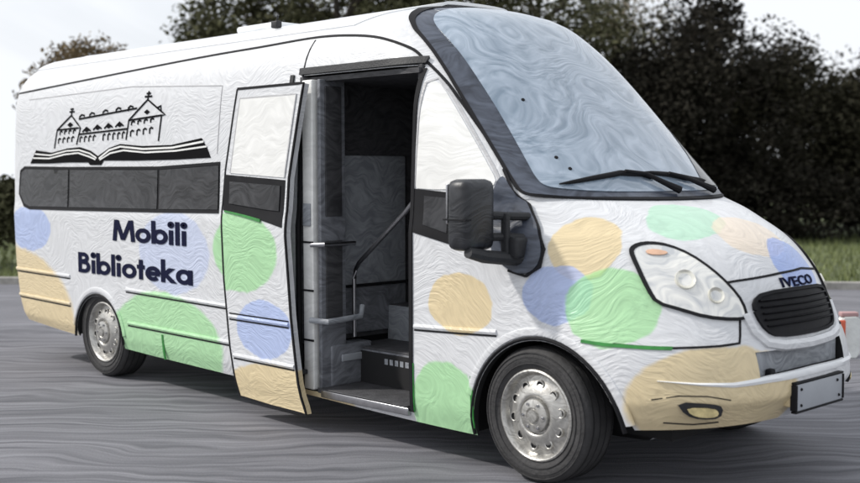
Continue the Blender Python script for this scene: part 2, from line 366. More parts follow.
SILL = hermite([(-6.1, .36), (-5.0, .29), (-4.0, .25), (-2.6, .22), (-.5, .18), (.35, .2), (.52, .345), (1.2, .37)])
def body_mesh():
    zs = []
    z = .15
    while z < 2.645:
        zs.append(z)
        z += .03 if z < .9 else (.016 if z < 1.5 else (.035 if z < 2.3 else .012))
    zs.append(2.648)
    verts = []; rows = []
    for z in zs:
        w = W_(z); f = XF(z); d = min(DD(z), f-XR(z)-.3); s = f-d; r = XR(z); half = []
        for k in range(0, 33):                       # rounded front end from the nose to the side
            a = PI/2*k/32; n = NN(z)
            half.append((s+d*cos(a), w*sin(a)**(2/n)))
        ns = 90
        for k in range(1, ns+1):
            x = s+(r+.16-s)*k/ns; half.append((x, w))
        for k in range(1, 11):
            u = k/10*PI/2; x = r+.16-.16*sin(u); half.append((x, w-.16*w*(1-cos(u))))
        for k in range(1, 7): half.append((r, (w-.16*w)*(1-k/6)))
        ring = half+[(x, -y) for x, y in half[-2:0:-1]]
        idx = []
        for x, y in ring:
            zz = z
            if z < .5:
                zb = SILL(x); zz = zb+(z-.15)/(.35)*(.5-zb)
            idx.append(len(verts)); verts.append((x, y, zz))
        rows.append(idx)
    faces = []
    n = len(rows[0])
    for a, b in zip(rows, rows[1:]):
        for k in range(n): faces.append((a[k], a[(k+1) % n], b[(k+1) % n], b[k]))
    for row, z, flip in ((rows[0], None, True), (rows[-1], None, False)):
        # cap by bridging mirrored points (strip of quads across the body)
        h = n//2
        for k in range(h):
            a, b = row[k], row[k+1]; c, d_ = row[(n-k-1) % n], row[(n-k) % n]
            q = [a, b, c, d_]
            q2 = []
            for i in q:
                if i not in q2: q2.append(i)
            if len(q2) >= 3: faces.append(tuple(q2[::-1] if flip else q2))
    bm = fixn(verts, faces)
    bmesh.ops.recalc_face_normals(bm, faces=bm.faces)
    return bm
def cutter_cyl(x, z, r, y0, y1):
    bm = bmesh.new(); lathe(bm, [(0, y0), (r, y0), (r, y1), (0, y1)], (x, 0, z), 72); return bm
def cut(obj_, bms):
    for bm in bms:
        bmesh.ops.recalc_face_normals(bm, faces=bm.faces)
        me = bpy.data.meshes.new('cut'); bm.to_mesh(me); bm.free(); me.materials.append(M['hole'])
        co = bpy.data.objects.new('cut', me); COL.objects.link(co)
        md = obj_.modifiers.new('b', 'BOOLEAN'); md.operation = 'DIFFERENCE'; md.object = co; md.solver = 'EXACT'; md.material_mode = 'TRANSFER'
        dg = bpy.context.evaluated_depsgraph_get(); dg.update()
        nm = bpy.data.meshes.new_from_object(obj_.evaluated_get(dg))
        obj_.modifiers.clear(); old = obj_.data; obj_.data = nm
        bpy.data.meshes.remove(old); bpy.data.objects.remove(co); bpy.data.meshes.remove(me)
body = bm_obj('body', body_mesh(), M['paint'], bus, False)
cs = [cutter_cyl(.05, .27, .47, -1.3, -.955), cutter_cyl(.03, .30, .52, -.956, -.5), cutter_cyl(-4.46, .27, .36, -1.3, -.955), cutter_cyl(-4.44, .30, .45, -.956, -.5),
      cutter_cyl(.05, .27, .47, .955, 1.3), cutter_cyl(.03, .30, .52, .5, .956), cutter_cyl(-4.46, .27, .36, .955, 1.3), cutter_cyl(-4.44, .30, .45, .5, .956)]
for (x0, x1, y0, y1, z0, z1) in ((-1.93, -.90, -1.3, .45, .235, 2.19),):
    b_ = bmesh.new(); box(b_, ((x0+x1)/2, (y0+y1)/2, (z0+z1)/2), (x1-x0, y1-y0, z1-z0)); cs.append(b_)
# recess for the lower front intake
b_ = bmesh.new(); box(b_, (1.02, -.03, .655), (.20, .84, .125)); cs.append(b_)
cut(body, cs)
me = body.data
for p_ in me.polygons: p_.use_smooth = True
me.set_sharp_from_angle(angle=radians(32))

# roof skin above the gutter
def ROOFG(off):
    def rp(u, v):   # u along x, v across: -1..1 on the crown
        y = v*.97*W_(2.44)
        # height of the crown at this offset
        lo, hi = 2.44, 2.65
        for _ in range(24):
            m = (lo+hi)/2
            if W_(m) > abs(y): lo = m
            else: hi = m
        return Vector((u, y, lo))
    def g(u, v, h):
        n = normal_of(rp, u, v, (0, 0, 1)); return rp(u, v)+n*(off+h)
    return g
def xedge(v): return -1.62-.0*abs(v)
vv = [i/20-1 for i in range(41)]
rp_poly = [(-5.9, v) for v in vv][1:-1]+[(-1.28-.42*abs(v)**2.2, v) for v in reversed(vv)][1:-1]
patch('roof', rp_poly, ROOFG(.007), M['roof'], bus, .02, .08)
b_ = bmesh.new(); box(b_, (-2.62, -.62, 2.60), (.07, .05, .05), .012); tube(b_, [(-2.62, -.62, 2.61), (-2.60, -.62, 2.66)], .006)
bm_obj('roof_antenna', b_, M['dark_plastic'], bus)
for x_ in (-4.9,):
    b_ = bmesh.new(); box(b_, (x_+1.6, 0, 2.67), (.5, .6, .05), .02); h_ = bm_obj('roof_hatch', b_, M['roof'], bus)

S3, S5, S8 = SIDE(.003), SIDE(.005), SIDE(.008)
# body seams and gutters
def catmull(p_, n=6):
    out = []
    for i in range(len(p_)-1):
        a = p_[max(0, i-1)]; b = p_[i]; c = p_[i+1]; d = p_[min(len(p_)-1, i+2)]
        for k in range(n):
            t = k/n
            out.append(tuple(.5*((2*b[q])+(-a[q]+c[q])*t+(2*a[q]-5*b[q]+4*c[q]-d[q])*t*t+(-a[q]+3*b[q]-3*c[q]+d[q])*t**3) for q in (0, 1)))
    return out+[p_[-1]]
ribbons('gutter_seam', [catmull([(-5.92, 2.285), (-4.555, 2.345), (-3.205, 2.402), (-2.5, 2.422), (-1.96, 2.438), (-1.6, 2.42), (-1.294, 2.378), (-1.042, 2.30), (-.92, 2.223), (-.766, 2.102), (-.648, 1.986), (-.495, 1.828), (-.381, 1.708), (-.31, 1.62)])], .012, S5, M['rubber'], bus, .008)
ribbons('panel_seam', [[(-1.93, 2.42), (-1.93, 2.24)], [(-1.93, 2.23), (-1.93, .24)]], .011, S3, M['rubber'], bus)
ribbons('door_header', [[(-1.95, 2.215), (-.90, 2.215)]], .04, SIDE(.02), M['dark_plastic'], bus, .025)
ribbons('door_rail', [[(-2.03, 2.20), (-2.03, .9)]], .035, SIDE(.012), M['dark_plastic'], bus, .02)
ribbons('door_jamb_seal', [[(-.895, 2.17), (-.895, .24)], [(-1.92, 2.18), (-1.92, .24)]], .026, S8, M['rubber'], bus, .012)
ribbons('green_edge', [[(-.885, .52), (-.885, .245)], [(-.43, .50), (-.425, .22)]], .018, SIDE(.006), M['green_trim'], bus)
# mouldings
ribbons('rub_strip', [[(-4.02, .715), (-2.62, .695)], [(-5.9, .77), (-4.9, .76)], [(-4.0, .462), (-2.62, .45)], [(-.87, .728), (-.52, .742), (-.25, .755)], [(-5.88, .55), (-4.9, .535)]], .03, SIDE(.012), M['paint'], bus, .016, round_=True)
ribbons('moulding_seam', [[(-4.02, .695), (-2.62, .675)], [(-5.9, .75), (-4.9, .74)], [(-4.0, .442), (-2.62, .43)], [(-.87, .708), (-.52, .722), (-.25, .735)], [(-5.88, .53), (-4.9, .515)]], .009, S3, M['rubber'], bus)
ribbons('fuel_flap_seam', [[(-3.52, .42), (-3.50, .24)]], .022, S3, M['green_trim'], bus)
0 and ribbons('wing_seam', [[(.02, 1.10), (-.12, 1.0), (-.36, .86), (-.55, .80)]], .007, S3, M['rubber'], bus)
def arc(cx, cz, r, a0, a1, n=30): return [(cx+r*cos(radians(a0+(a1-a0)*k/n)), cz+r*sin(radians(a0+(a1-a0)*k/n))) for k in range(n+1)]
ribbons('arch_lip', [arc(.05, .27, .482, 8, 190), arc(-4.46, .27, .372, 2, 178)], .022, SIDE(.010), M['rubber'], bus, .016, round_=True)
ribbons('arch_flare', [arc(.05, .27, .515, 12, 165), arc(-4.46, .27, .41, 12, 165)], .045, SIDE(.011), M['paint'], bus, .014, round_=True)

# rear side window band
def rr(poly): return smoothpoly(poly, 2)
win = [[(-4.93, 1.318), (-4.93, 1.618), (-5.70, 1.628), (-5.77, 1.60), (-5.79, 1.42), (-5.70, 1.335), (-5.60, 1.312)],
       [(-3.575, 1.33), (-3.575, 1.612), (-4.90, 1.618), (-4.90, 1.318)],
       [(-2.80, 1.342), (-2.80, 1.64), (-3.545, 1.612), (-3.545, 1.33)]]
ribbons('window_gasket', [[(-2.79, 1.655), (-3.56, 1.628), (-4.92, 1.632), (-5.72, 1.642), (-5.795, 1.61), (-5.81, 1.42), (-5.71, 1.32), (-5.60, 1.298), (-4.92, 1.302), (-3.56, 1.316), (-2.79, 1.328)]], .022, S5, M['rubber'], bus, .008)
patch('window_backing', [(-2.79, 1.33), (-2.79, 1.65), (-3.56, 1.62), (-4.92, 1.625), (-5.72, 1.635), (-5.79, 1.60), (-5.80, 1.42), (-5.71, 1.325), (-5.60, 1.30), (-4.92, 1.305)], S3, M['rubber'], bus)
for w_ in win:
    g_ = patch('side_window', w_, SIDE(.008), M['glass'], bus, .006)
for q in ([(-4.86, 1.35), (-4.86, 1.585), (-3.62, 1.585), (-3.62, 1.36)], [(-5.68, 1.40), (-5.68, 1.56), (-5.02, 1.56), (-5.02, 1.36)]):
    pass
# upper film-covered panes (faint outline)
ribbons('film_pane_seam', [[(-2.83, 1.72), (-2.80, 2.18), (-4.0, 2.24), (-5.7, 2.22)]], .006, S3, M['grey_paint'], bus)

# lettering
def text_mesh(body_, x0, z0, width, height, g, mat, name, parent, off=.018, shear=0, thick=.004):
    cu = bpy.data.curves.new('t', 'FONT'); cu.body = body_; cu.size = 1; cu.offset = off; cu.resolution_u = 4
    to = bpy.data.objects.new('t', cu); COL.objects.link(to)
    dg = bpy.context.evaluated_depsgraph_get(); dg.update()
    me = bpy.data.meshes.new_from_object(to.evaluated_get(dg))
    bpy.data.objects.remove(to)
    bm = bmesh.new(); bm.from_mesh(me); bmesh.ops.triangulate(bm, faces=bm.faces)
    bmesh.ops.subdivide_edges(bm, edges=[e for e in bm.edges if e.calc_length() > .25], cuts=2)
    xs = [v.co.x for v in bm.verts]; ys = [v.co.y for v in bm.verts]
    ax, bx = min(xs), max(xs); by = max(ys)
    for v in bm.verts: v.co = Vector((x0+(v.co.x-ax)/(bx-ax)*width, z0+v.co.y/by*height, 0))
    ex = bmesh.ops.extrude_face_region(bm, geom=list(bm.faces))
    top = {v for v in ex['geom'] if isinstance(v, bmesh.types.BMVert)}
    for v in bm.verts: v.co = g(v.co.x, v.co.y, 0 if v in top else -thick)
    return bm_obj(name, bm, mat, parent, False)
XH, SW = .66, .19
def ell(cx, cy, rx, ry, a0=0, a1=360, n=28): return [(cx+rx*cos(radians(a0+(a1-a0)*k/n)), cy+ry*sin(radians(a0+(a1-a0)*k/n))) for k in range(n+1)]
h_ = SW/2
GL = {   # advance, strokes (cap height 1)
 'M': (1.16, [[(h_, 0), (h_+.10, 1)], [(h_+.13, 1), (.53, .06)], [(.53, .06), (.93, 1)], [(.95, 1), (1.06-h_*.2, 0)]]),
 'o': (.78, [ell(.37, XH/2, .37-h_, XH/2-h_+.01)]),
 'b': (.80, [[(h_, 0), (h_, 1.04)], ell(.40, XH/2, .36-h_, XH/2-h_+.01)]),
 'i': (.29, [[(h_+.02, 0), (h_+.02, XH)], ell(h_+.02, .90, .055, .055, n=12)]),
 'l': (.29, [[(h_+.02, 0), (h_+.02, 1.04)]]),
 'B': (.74, [[(h_, 0), (h_, 1)], [(h_, 1-h_), (.30, 1-h_)]+ell(.30, .745, .20, .165, 90, -90, 14)+[(h_, .55)], [(h_, .52), (.34, .52)]+ell(.34, .30, .24, .215, 90, -90, 14)+[(h_, .085)]]),
 't': (.42, [[(.19, 0), (.19, .92)], [(.0, XH-.08), (.38, XH-.08)]]),
 'e': (.76, [ell(.37, XH/2, .37-h_, XH/2-h_+.01, 0, 318), [(.12, XH/2), (.70, XH/2)]]),
 'k': (.68, [[(h_, 0), (h_, 1.04)], [(.14, .34), (.52, XH)], [(.20, .36), (.60, 0)]]),
 'a': (.80, [[(.68, 0), (.68, XH)], ell(.38, XH/2, .36-h_, XH/2-h_+.01)])}
def word(txt, x0, z0, width, cap, tilt=0):
    tot = sum(GL[c][0] for c in txt)-.08; k = width/tot; x = 0; out = []
    for c in txt:
        a, st = GL[c]
        for l_ in st:
            out.append([(x0+(x+px_)*k, z0+pz_*cap+tilt*(x+px_)*k) for px_, pz_ in l_])
        x += a
    return out, k
def letters(txt, x0, z0, width, cap):
    ls, k = word(txt, x0, z0, width, cap)
    bm = bmesh.new(); sw = SW*cap*1.0; r_ = k/cap; cnt = 0
    for ln in ls:
        pts = ln; rows = []; cnt += 1
        n = len(pts); off = .0002*(cnt % 5)
        P = []
        for a, b in zip(pts, pts[1:]):
            m = max(1, int(math.hypot(b[0]-a[0], b[1]-a[1])/.04))
            for q in range(m): P.append((a[0]+(b[0]-a[0])*q/m, a[1]+(b[1]-a[1])*q/m))
        P.append(pts[-1])
        for i, q in enumerate(P):
            closed = math.hypot(P[0][0]-P[-1][0], P[0][1]-P[-1][1]) < 1e-6
            a = P[i-1] if i > 0 else (P[-2] if closed else P[0]); b = P[i+1] if i < len(P)-1 else (P[1] if closed else P[-1])
            dx, dy = (b[0]-a[0])/r_, b[1]-a[1]; l = math.hypot(dx, dy) or 1
            nx, ny = -dy/l*sw/2*r_, dx/l*sw/2
            A = (q[0]+nx, q[1]+ny); B = (q[0]-nx, q[1]-ny)
            if not closed and len(pts) == 2 and abs(pts[0][1]-pts[1][1]) > .3*cap and abs(dy) < l*.99:   # slanted stems keep level ends
                A = (q[0]-sw/2*r_*l/abs(dy)*(1 if dy > 0 else -1), q[1]); B = (q[0]+sw/2*r_*l/abs(dy)*(1 if dy > 0 else -1), q[1])
            rows.append([bm.verts.new(S5(*A, -.003)), bm.verts.new(S5(*A, off)), bm.verts.new(S5(*B, off)), bm.verts.new(S5(*B, -.003))])
        for r0, r1 in zip(rows, rows[1:]):
            for c in range(3): bm.faces.new((r0[c], r0[c+1], r1[c+1], r1[c]))
    return bm_obj('lettering', bm, M['ink'], bus, False)
letters('Mobili', -4.20, 1.078, 1.02, .160)
letters('Biblioteka', -4.75, .805, 1.63, .160)
# castle and open book emblem
em = ribbons('castle_drawing', STROKES, .013, S5, M['black_ink'], bus, .003)
bm = bmesh.new()
tmpv = []
for q in FILLS+BOOK_FILL:
    vs_, fs_ = patch_geo(q, S5, .003, .03)
    bv = [bm.verts.new(v) for v in vs_]
    for f in fs_:
        try: bm.faces.new([bv[i] for i in f])
        except ValueError: pass
for v in [v for v in bm.verts if not v.link_faces]: bm.verts.remove(v)
book = bm_obj('book_emblem', bm, M['black_ink'], bus)
ribbons('page_line', BOOK_STROKES, .02, SIDE(.008), M['film'], bus, .003)

# cab side: window film, dark quarter glass, mirror foot, A pillar
patch('cab_window', smoothpoly([(-.845, 2.085), (-.80, 2.10), (-.70, 2.0), (-.35, 1.59), (-.31, 1.53), (-.36, 1.50), (-.86, 1.495), (-.875, 1.52)], 1), S5, M['film'], bus, .008)
ribbons('cab_window_seal', [[(-.86, 2.09), (-.80, 2.115), (-.69, 2.01), (-.34, 1.60), (-.29, 1.53)], [(-.885, 1.50), (-.86, 2.09)]], .012, S5, M['grey_paint'], bus, .008)
patch('cab_window_surround', [(-.895, 1.50), (-.60, 1.48), (-.585, 1.20), (-.875, 1.255), (-.895, 1.27)], S5, M['rubber'], bus, .008)
patch('cab_lower_pane', [(-.80, 1.46), (-.62, 1.45), (-.61, 1.26), (-.80, 1.30)], SIDE(.008), M['glass'], bus, .008)
patch('mirror_foot', smoothpoly([(-.30, 1.585), (-.225, 1.49), (-.13, 1.42), (-.04, 1.30), (.025, 1.20), (.02, 1.11), (-.05, 1.065), (-.16, 1.09), (-.27, 1.16), (-.29, 1.3), (-.315, 1.45)], 2), SIDE(.022), M['frame'], bus, .035, .04)
ribbons('mirror_foot_rim', [[(-.30, 1.60), (-.215, 1.485), (-.12, 1.41), (-.035, 1.30), (.03, 1.20), (.025, 1.11), (-.05, 1.06), (-.16, 1.085)]], .012, SIDE(.018), M['rubber'], bus, .02)

# windscreen
half_f = [(-.30, 2.602), (-.50, 2.582), (-.62, 2.545), (-.70, 2.50), (-.745, 2.45), (-.775, 2.40), (-.80, 2.32), (-.82, 2.22), (-.84, 2.07), (-.853, 1.93), (-.865, 1.79), (-.877, 1.655), (-.887, 1.55), (-.892, 1.475), (-.82, 1.462), (-.685, 1.452), (-.49, 1.445), (-.24, 1.441)]
half_f = half_f
frame_poly = half_f+[(0, 1.44)]+[(-y, z) for y, z in reversed(half_f)]+[(0, 2.605)]
patch('windscreen_surround', smoothpoly(frame_poly, 2), FRONT(.006), M['frame'], bus, .012, .04)
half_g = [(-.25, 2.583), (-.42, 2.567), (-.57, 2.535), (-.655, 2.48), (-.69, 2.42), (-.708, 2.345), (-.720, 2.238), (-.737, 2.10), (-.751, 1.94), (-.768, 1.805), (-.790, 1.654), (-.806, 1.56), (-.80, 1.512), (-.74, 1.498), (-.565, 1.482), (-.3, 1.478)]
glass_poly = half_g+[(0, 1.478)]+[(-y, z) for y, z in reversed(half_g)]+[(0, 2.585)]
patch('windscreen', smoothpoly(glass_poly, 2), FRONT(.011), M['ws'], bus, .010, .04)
_fp = smoothpoly(frame_poly, 2)
ribbons('windscreen_seal', [_fp+[_fp[0]]], .012, FRONT(.010), M['rubber'], bus, .012, .04)
# opaque dark patch for the see-through far corner, over the painted sky reflection
patch('windscreen_corner', [(.66, 1.86), (.56, 1.70), (.36, 1.505), (.70, 1.50), (.793, 1.515), (.782, 1.65), (.755, 1.80)], FRONT(.014), M['glass'], bus, .006, .04)
for y_, z_ in ((-.60, 1.98), (-.655, 1.66), (-.63, 1.60)):
    c = front_pt(y_, z_)+normal_of(front_pt, y_, z_, (1, 0, .6))*.013; bm = bmesh.new()
    lathe(bm, [(0, -.003), (.008, -.003), (.011, 0), (.011, .003)], (0, 0, 0), 16)
    q = Vector((0, -1, 0)).rotation_difference(normal_of(front_pt, y_, z_, (1, 0, .6))).to_matrix()
    for v in bm.verts: v.co = q @ v.co+c
    bm_obj('screen_sensor', bm, M['rubber'], bus)
F1 = FRONT(.03)
def wiper(pts_arm, pts_blade):
    bm = bmesh.new(); tube(bm, [F1(y, z, .01) for y, z in pts_arm], .012, 8, [.022, .016, .011, .008][:len(pts_arm)])
    arm = bm_obj('wiper', bm, M['rubber'], bus)
    bm = bmesh.new()
    n = 12; bl = []
    for k in range(n+1):
        u = k/n*(len(pts_blade)-1); i = min(int(u), len(pts_blade)-2); f = u-i
        bl.append(F1(pts_blade[i][0]*(1-f)+pts_blade[i+1][0]*f, pts_blade[i][1]*(1-f)+pts_blade[i+1][1]*f, -.01))
    tube(bm, bl, .010, 8, [.004+.012*sin(PI*k/n)**.5 for k in range(n+1)])
    bm_obj('blade', bm, M['rubber'], arm)
wiper([(-.02, 1.455), (-.10, 1.50), (-.20, 1.552), (-.34, 1.568)], [(-.74, 1.515), (-.55, 1.545), (-.36, 1.57), (-.20, 1.562), (-.12, 1.54)])
wiper([(.36, 1.455), (.27, 1.49), (.13, 1.535), (.02, 1.556)], [(-.16, 1.575), (.05, 1.56), (.25, 1.535), (.42, 1.525)])

# mirror
b_ = bmesh.new(); box(b_, (-.23, -1.215, 1.375), (.15, .23, .36), .045); mir = bm_obj('mirror', b_, M['mirror_plastic'], bus)
b_ = bmesh.new(); box(b_, (-.31, -1.215, 1.43), (.012, .19, .20), .004); bm_obj('mirror_glass', b_, M['chrome'], mir)
ln = []
b_ = bmesh.new()
box(b_, (-.235, -1.215, 1.352), (.157, .236, .008))
bm_obj('mirror_joint', b_, M['rubber'], mir)
b_ = bmesh.new()
tube(b_, [(-.17, -1.30, 1.19), (-.17, -1.18, 1.165), (-.13, -1.05, 1.15), (-.08, -.97, 1.15)], .03, 10, [.028, .036, .036, .04])
tube(b_, [(-.18, -1.11, 1.37), (-.13, -1.03, 1.365), (-.10, -.90, 1.36)], .022)
tube(b_, [(-.18, -1.11, 1.26), (-.13, -1.03, 1.26), (-.06, -.92, 1.25)], .022)
box(b_, (-.09, -1.0, 1.205), (.07, .12, .11), .02); box(b_, (-.135, -1.06, 1.26), (.05, .03, .25), .012)
bm_obj('mirror_arm', b_, M['dark_plastic'], mir)
# front: bonnet seams, headlights, grille, bumper, plate
F3, F5 = FRONT(.003), FRONT(.006)
ribbons('bonnet_seam', [[(-.545, 1.035), (-.40, 1.052), (-.10, 1.075), (.15, 1.085), (.45, 1.06), (.58, 1.03)]], .010, F3, M['rubber'], bus, .008)
ribbons('bumper_seam', [[(-.95, .762), (-.90, .757), (-.80, .752), (-.62, .757), (-.52, .765), (-.50, .80), (-.455, .90)], [(.95, .762), (.8, .752), (.62, .757), (.52, .765), (.50, .80)]], .010, F3, M['rubber'], bus, .008)
ribbons('green_edge', [[(.30, .765), (.42, .757), (.60, .752), (.70, .75)]], .016, SIDE(.006), M['green_trim'], bus)
# headlight as seen in front coordinates
HL = [(-.752, 1.175), (-.738, 1.205), (-.70, 1.226), (-.65, 1.232), (-.595, 1.22), (-.54, 1.178), (-.491, 1.105), (-.453, 1.025), (-.425, .95), (-.43, .878), (-.50, .872), (-.623, .888), (-.705, .925), (-.772, .956), (-.775, 1.016), (-.765, 1.10)]
for sgn in (1, -1):
    h = [(y*sgn, z) for y, z in HL]
    hb = patch('headlight', smoothpoly(h, 1), FRONT(.010), M['light_glass'], bus, .02, .03)
    ribbons('headlight_rim', [smoothpoly(h, 1)+[smoothpoly(h, 1)[0]]], .013, FRONT(.013), M['rubber'], hb, .014)
    patch('indicator', smoothpoly([(y*sgn, z) for y, z in [(-.70, 1.195), (-.66, 1.20), (-.62, 1.185), (-.65, 1.172), (-.70, 1.175)]], 1), FRONT(.018), M['amber'], hb, .006, .02)
    for cy, cz, r in ((-.63, 1.06, .050), (-.54, .985, .040)):
        nn = normal_of(front_pt, cy*sgn, cz, (1, 0, .5)); c = front_pt(cy*sgn, cz)
        bm = bmesh.new(); 
        for k0, k1, z0, z1 in ((0, .5, .002, .002), (.5, .9, .002, .014), (.9, 1, .014, .016), (1, 1.05, .016, .008)):
            pass
        lathe(bm, [(0, -.004), (r*.55, -.006), (r*.85, -.015), (r, -.020), (r*1.05, -.012), (r*1.05, .01)], (0, 0, 0), 28)
        q = Vector((0, -1, 0)).rotation_difference(nn).to_matrix()
        for v in bm.verts: v.co = q @ v.co+c
        bm_obj('lamp_bowl', bm, M['lamp_inner'], hb)
GR = [(-.345, .89), (-.335, .945), (-.27, .982), (0, .992), (.27, .982), (.335, .945), (.345, .89), (.315, .815), (.25, .785), (0, .778), (-.25, .785), (-.315, .815)]
GR = [(y*1.06, z) for y, z in GR]
gr = patch('grille', smoothpoly(GR, 1), F5, M['grille'], bus, .012, .04)
ribbons('grille_slat', [[(-.33, z), (-.15, z+.004), (.15, z+.004), (.33, z)] for z in (.83, .86, .89, .92, .95)], .011, FRONT(.022), M['grille'], gr, .018, round_=True)
SR = [(-.43, .895), (-.415, .81), (-.36, .755), (-.25, .735), (0, .728), (.25, .735), (.36, .755), (.415, .81), (.43, .895)]
ribbons('grille_surround', [SR], .055, FRONT(.022), M['paint'], bus, .028, round_=True)
ribbons('grille_rim', [[(y*1.03, z+(.004 if z > .9 else -.004)) for y, z in smoothpoly(GR, 1)]+[(smoothpoly(GR, 1)[0][0]*1.03, smoothpoly(GR, 1)[0][1])]], .016, FRONT(.016), M['rubber'], gr, .014)
text_mesh('IVECO', -.13, 1.008, .34, .045, F5, M['ink'], 'nose_lettering', bus, .02)
# intake
b_ = bmesh.new(); box(b_, (.925, -.03, .655), (.02, .82, .12)); intake = bm_obj('intake_mesh', b_, M['panel'], bus)
b_ = bmesh.new()
box(b_, (.955, -.34, .60), (.035, .045, .055), .008); bm_obj('tow_hook', b_, M['rubber'], bus)
ribbons('bumper_edge', [[(-.88, .60), (-.75, .585), (-.60, .575), (-.40, .585), (0, .59), (.40, .585), (.6, .575), (.75, .585), (.88, .60)]], lambda u: .045*max(.02, sin(PI*u))**.6, FRONT(.010), M['roof'], bus, .02, round_=True)
ribbons('bumper_crease', [[(-.90, .51), (-.82, .532), (-.72, .528), (-.62, .505)], [(-.86, .40), (-.76, .392), (-.66, .40)]], .005, F3, M['rubber'], bus)
for sgn in (1, -1):
    fo = [(sgn*y, z) for y, z in [(-.835, .505), (-.70, .492), (-.655, .475), (-.66, .42), (-.74, .418), (-.80, .44)]]
    fr = patch('fog_light', smoothpoly(fo, 1), FRONT(.008), M['dark_plastic'], bus, .012, .03)
    fi = [(sgn*y, z) for y, z in [(-.80, .478), (-.70, .474), (-.675, .455), (-.68, .432), (-.74, .43), (-.785, .448)]]
    patch('fog_glass', smoothpoly(fi, 1), FRONT(.016), M['fogamber'], fr, .010, .03)
b_ = bmesh.new(); box(b_, (1.025, .02, .475), (.02, .48, .135), .006); pl = bm_obj('number_plate', b_, M['plate'], bus)
b_ = bmesh.new()
for a in (-1, 1): box(b_, (1.022, .02, .475+a*.072), (.03, .50, .011), .003)
for a in (-1, 1): box(b_, (1.022, (.02+a*.247), .475), (.035, .014, .128), .003)
bm_obj('plate_frame', b_, M['rubber'], pl)
for y_, z_ in ((-.18, .435), (.20, .515), (.22, .435), (-.18, .515)):
    b_ = bmesh.new(); r_ = bmesh.ops.create_uvsphere(b_, u_segments=10, v_segments=6, radius=.008); bmesh.ops.translate(b_, vec=(1.036, y_, z_), verts=r_['verts'])
    bm_obj('plate_screw', b_, M['rubber'], pl)
b_ = bmesh.new(); box(b_, (.985, .02, .475), (.07, .50, .10), .01); bm_obj('plate_holder', b_, M['paint'], bus)

# sliding plug door, standing out behind the doorway
DOORO = .115
leaf = [(-2.455, 2.12), (-2.56, 1.60), (-2.585, 1.33), (-2.56, .9), (-2.50, .45), (-2.43, .13), (-2.1, .115), (-1.745, .11), (-1.79, .3), (-1.85, .7), (-1.90, 1.2), (-1.885, 1.55), (-1.77, 2.12)]
dr = patch('sliding_door', leaf, SIDE(DOORO), M['paint'], bus, .045, .05)
lr = [(x*.985-.033, 1.12+(z-1.12)*.99) for x, z in leaf]
ribbons('door_seal', [leaf+[leaf[0]]], .014, SIDE(DOORO+.003), M['rubber'], dr, .010)
patch('door_window_film', [(-2.50, 1.585), (-2.415, 2.06), (-1.83, 2.06), (-1.925, 1.555)], SIDE(DOORO+.005), M['film'], dr, .006)
ribbons('film_edge', [[(-2.50, 1.585), (-2.415, 2.06), (-1.83, 2.06), (-1.925, 1.555)]], .009, SIDE(DOORO+.006), M['grey_paint'], dr, .003)
patch('door_window_surround', [(-2.565, 1.575), (-1.915, 1.54), (-1.93, 1.25), (-2.57, 1.33)], SIDE(DOORO+.003), M['rubber'], dr, .006)
patch('door_window', [(-2.50, 1.53), (-1.96, 1.505), (-1.965, 1.34), (-2.50, 1.385)], SIDE(DOORO+.009), M['glass'], dr, .006)
ribbons('green_edge', [[(-2.55, 1.322), (-2.15, 1.275)]], .014, SIDE(DOORO+.009), M['green_trim'], dr, .006)
ribbons('door_moulding', [[(-2.50, .655), (-1.87, .655)], [(-2.46, .405), (-1.82, .40)]], .03, SIDE(DOORO+.012), M['paint'], dr, .016, round_=True)
ribbons('door_moulding_seam', [[(-2.50, .635), (-1.87, .635)], [(-2.46, .385), (-1.82, .38)], [(-2.50, .675), (-1.87, .675)]], .008, SIDE(DOORO+.003), M['rubber'], dr)
b_ = bmesh.new(); box(b_, (-1.95, -1.02, .35), (.20, .08, .03), .008)
bm_obj('door_arm', b_, M['dark_plastic'], dr)

# doorway interior
def ibox(name, c, s, mat, bev=0, parent=bus):
    b = bmesh.new(); box(b, c, s, bev); return bm_obj(name, b, mat, parent)
ibox('door_pillar', (-1.845, -.945, 1.20), (.10, .07, 1.92), M['film'], .01)
for z_ in (1.16, .86, .55): ibox('pillar_joint', (-1.845, -.981, z_), (.104, .008, .012), M['rubber'])
ibox('lock_plate', (-1.845, -.985, 1.33), (.07, .012, .14), M['panel'], .004)
lf = ibox('folding_leaf', (-1.755, -.86, 1.20), (.03, .20, 1.92), M['inner'], .006)
ibox('leaf_glass', (-1.737, -.86, 1.72), (.012, .13, .80), M['inner_dark'], .004, lf)
ibox('leaf_glass', (-1.737, -.86, .93), (.012, .13, .48), M['inner_dark'], .004, lf)
b_ = bmesh.new(); tube(b_, [(-1.79, -1.0, 1.145), (-1.70, -.97, 1.15), (-1.70, -.72, 1.15)], .014); bm_obj('grab_bar', b_, M['chrome'], bus)
b_ = bmesh.new(); tube(b_, [(-1.80, -1.0, .68), (-1.68, -.96, .675), (-1.67, -.70, .69), (-1.70, -.66, .75)], .018); bm_obj('grab_bar', b_, M['panel'], bus)
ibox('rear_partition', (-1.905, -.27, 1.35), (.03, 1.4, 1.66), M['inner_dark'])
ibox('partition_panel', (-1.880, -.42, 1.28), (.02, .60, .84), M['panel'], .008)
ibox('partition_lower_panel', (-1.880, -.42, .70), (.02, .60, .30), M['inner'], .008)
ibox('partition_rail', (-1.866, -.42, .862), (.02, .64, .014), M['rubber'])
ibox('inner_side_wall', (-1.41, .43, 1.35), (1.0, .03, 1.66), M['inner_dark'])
ibox('inner_ceiling', (-1.41, -.25, 2.165), (1.0, 1.34, .03), M['inner_dark'])
